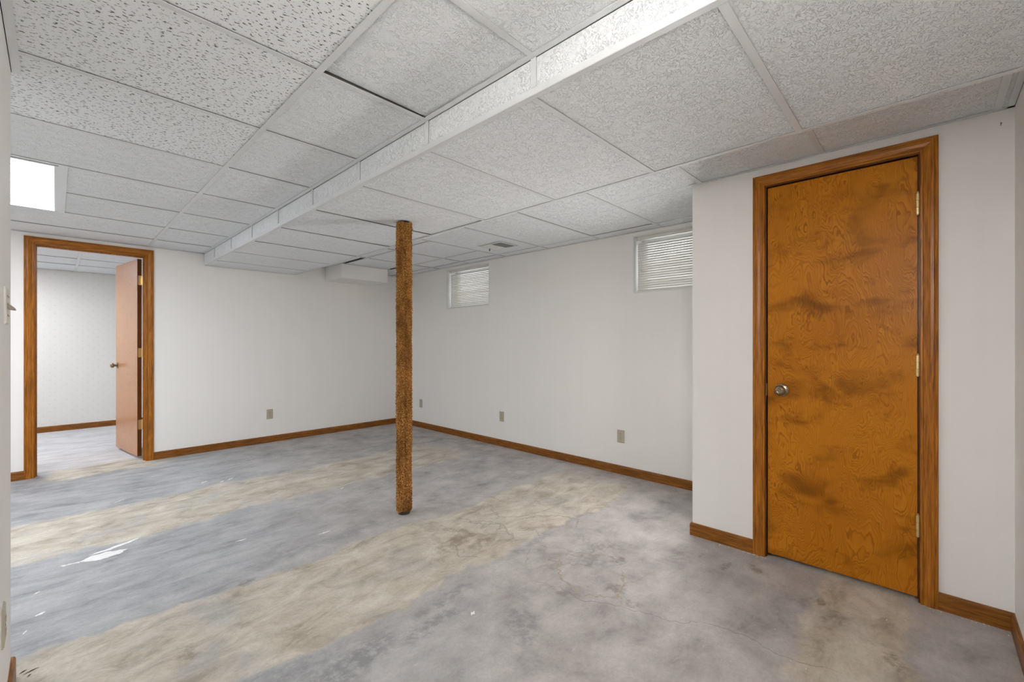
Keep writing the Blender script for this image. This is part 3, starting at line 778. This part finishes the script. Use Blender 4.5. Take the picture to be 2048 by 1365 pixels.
def blotch(pts, z=.0008, seed=1):
    """flat dried spill with a ragged outline"""
    r_ = random.Random(seed); o = []
    for a, b in zip(pts, pts[1:] + pts[:1]):
        for i in range(6):
            t = i / 6; o.append((a[0] + (b[0] - a[0]) * t + r_.uniform(-1, 1) * .006, a[1] + (b[1] - a[1]) * t + r_.uniform(-1, 1) * .005))
    return G().loft([[(x, y, -.0005) for x, y in o], [(x, y, z) for x, y in o]])
for i, pts in enumerate([[(.085, 3.315), (.13, 3.36), (.20, 3.37), (.285, 3.335), (.25, 3.285), (.17, 3.27)], [(.02, 3.335), (.09, 3.325), (.09, 3.312), (.03, 3.318)],
                         [(.13, 3.385), (.22, 3.42), (.36, 3.475), (.30, 3.425), (.2, 3.385)]]):
    obj('paint_spill', blotch(pts, .0008, i + 2), M_PAINT, floor)
for i, (pts, wd) in enumerate([([(.85, 3.67 + .76), (.90, 4.47)], .014), ([(.97, 4.35), (1.0, 4.37)], .02), ([(1.02, 4.36), (1.08, 4.42)], .012), ([(.74, 2.98), (.80, 2.985)], .016), ([(1.12, 2.72), (1.20, 2.73)], .012),
                               ([(-.06, 2.80), (-.03, 2.82)], .022), ([(-.095, 2.66), (-.08, 2.69)], .007), ([(1.6, 3.45), (1.63, 3.46)], .012), ([(1.25, 1.44), (1.28, 1.45)], .02), ([(.30, 4.36), (.36, 4.40)], .010), ([(-.07, 3.05), (-.05, 3.07)], .006)]):
    obj('paint_spill', ribbon(pts, wd, .0007, .3, 6, i + 20), M_PAINT, floor)
for i, (pts, wd) in enumerate([([(1.95, 1.48), (1.83, 1.41), (1.75, 1.33), (1.71, 1.18), (1.80, 1.05), (1.93, 1.07), (2.03, 1.15)], .014),
                               ([(2.14, 1.99), (2.28, 1.93), (2.40, 1.80), (2.42, 1.69), (2.28, 1.63)], .013), ([(1.56, 2.06), (1.60, 1.96), (1.55, 1.88), (1.62, 1.79)], .012),
                               ([(1.86, 2.22), (1.98, 2.12), (2.02, 2.02), (1.92, 1.96)], .010), ([(2.02, 1.86), (2.10, 1.80), (2.05, 1.72)], .009), ([(2.20, 2.55), (2.32, 2.42), (2.30, 2.30)], .009)]):
    obj('water_stain', ribbon(pts, wd, .0002, 1.0, 9, i + 50), M_STAIN, floor)
# splinters by the left wall, paint crumbs along the skirting
SPL = ['longest dark splinter lying by the left baseboard', 'short dark splinter beside the longest one at the left baseboard', 'tiny dark splinter nearest the left baseboard end']
for i, (x, y, a, L) in enumerate([(-.060, 2.345, .35, .042), (-.080, 2.36, .6, .022), (-.064, 2.318, .9, .016)]):
    gg = G().loft([[(-L / 2, -.0005, 0), (-L / 2, .0005, 0), (-L / 2, 0, .001)], [(0, -.002, 0), (0, .002, 0), (0, 0, .004)], [(L / 2, -.0005, 0), (L / 2, .0005, 0), (L / 2, 0, .001)]])
    tag(obj('wood_splinter', gg, M_CHIP, None, (x, y, 0.0001), (0, 0, a)), SPL[i], 'splinter', 'splinters by the left baseboard')
gg = G(); rr2 = random.Random(5)
def crumb(x, y, s_):
    a = rr2.uniform(0, PI); pts = [(x + s_ * rr2.uniform(.5, 1.2) * math.cos(a + q * PI / 2.5), y + s_ * rr2.uniform(.4, 1.) * math.sin(a + q * PI / 2.5)) for q in range(5)]
    gg.loft([[(p, q, .0001) for p, q in pts], [(x + (p - x) * .7, y + (q - y) * .7, s_ * .5) for p, q in pts]])
for _ in range(70): crumb(XC - .018 - abs(rr2.gauss(0, .014)), rr2.choice([rr2.uniform(.60, 1.05), rr2.uniform(-.24, .03), rr2.uniform(.62, .75)]), rr2.uniform(.0015, .0045))
for _ in range(60): crumb(XB - .018 - abs(rr2.gauss(0, .012)), rr2.uniform(1.4, 5.6), rr2.uniform(.0015, .004))
for _ in range(24): crumb(rr2.uniform(1.5, 2.6), rr2.uniform(-.1, 1.2), rr2.uniform(.0012, .003))
tag(obj('paint_crumbs', gg, M_PAINT), 'pale paint crumbs and grit scattered along the baseboards at the right', 'crumbs', None, 'stuff')
nl = tag(obj('nail', G().lathe([(-.004, .001), (.014, .001), (.015, .0024), (.017, .0024)], (-1, 0, .3), (0, 0, 0), 8), M_STEEL, None, (XC, -.222, 1.19 + .905)), 'small bent nail high on the closet wall right of the shut door', 'nail')
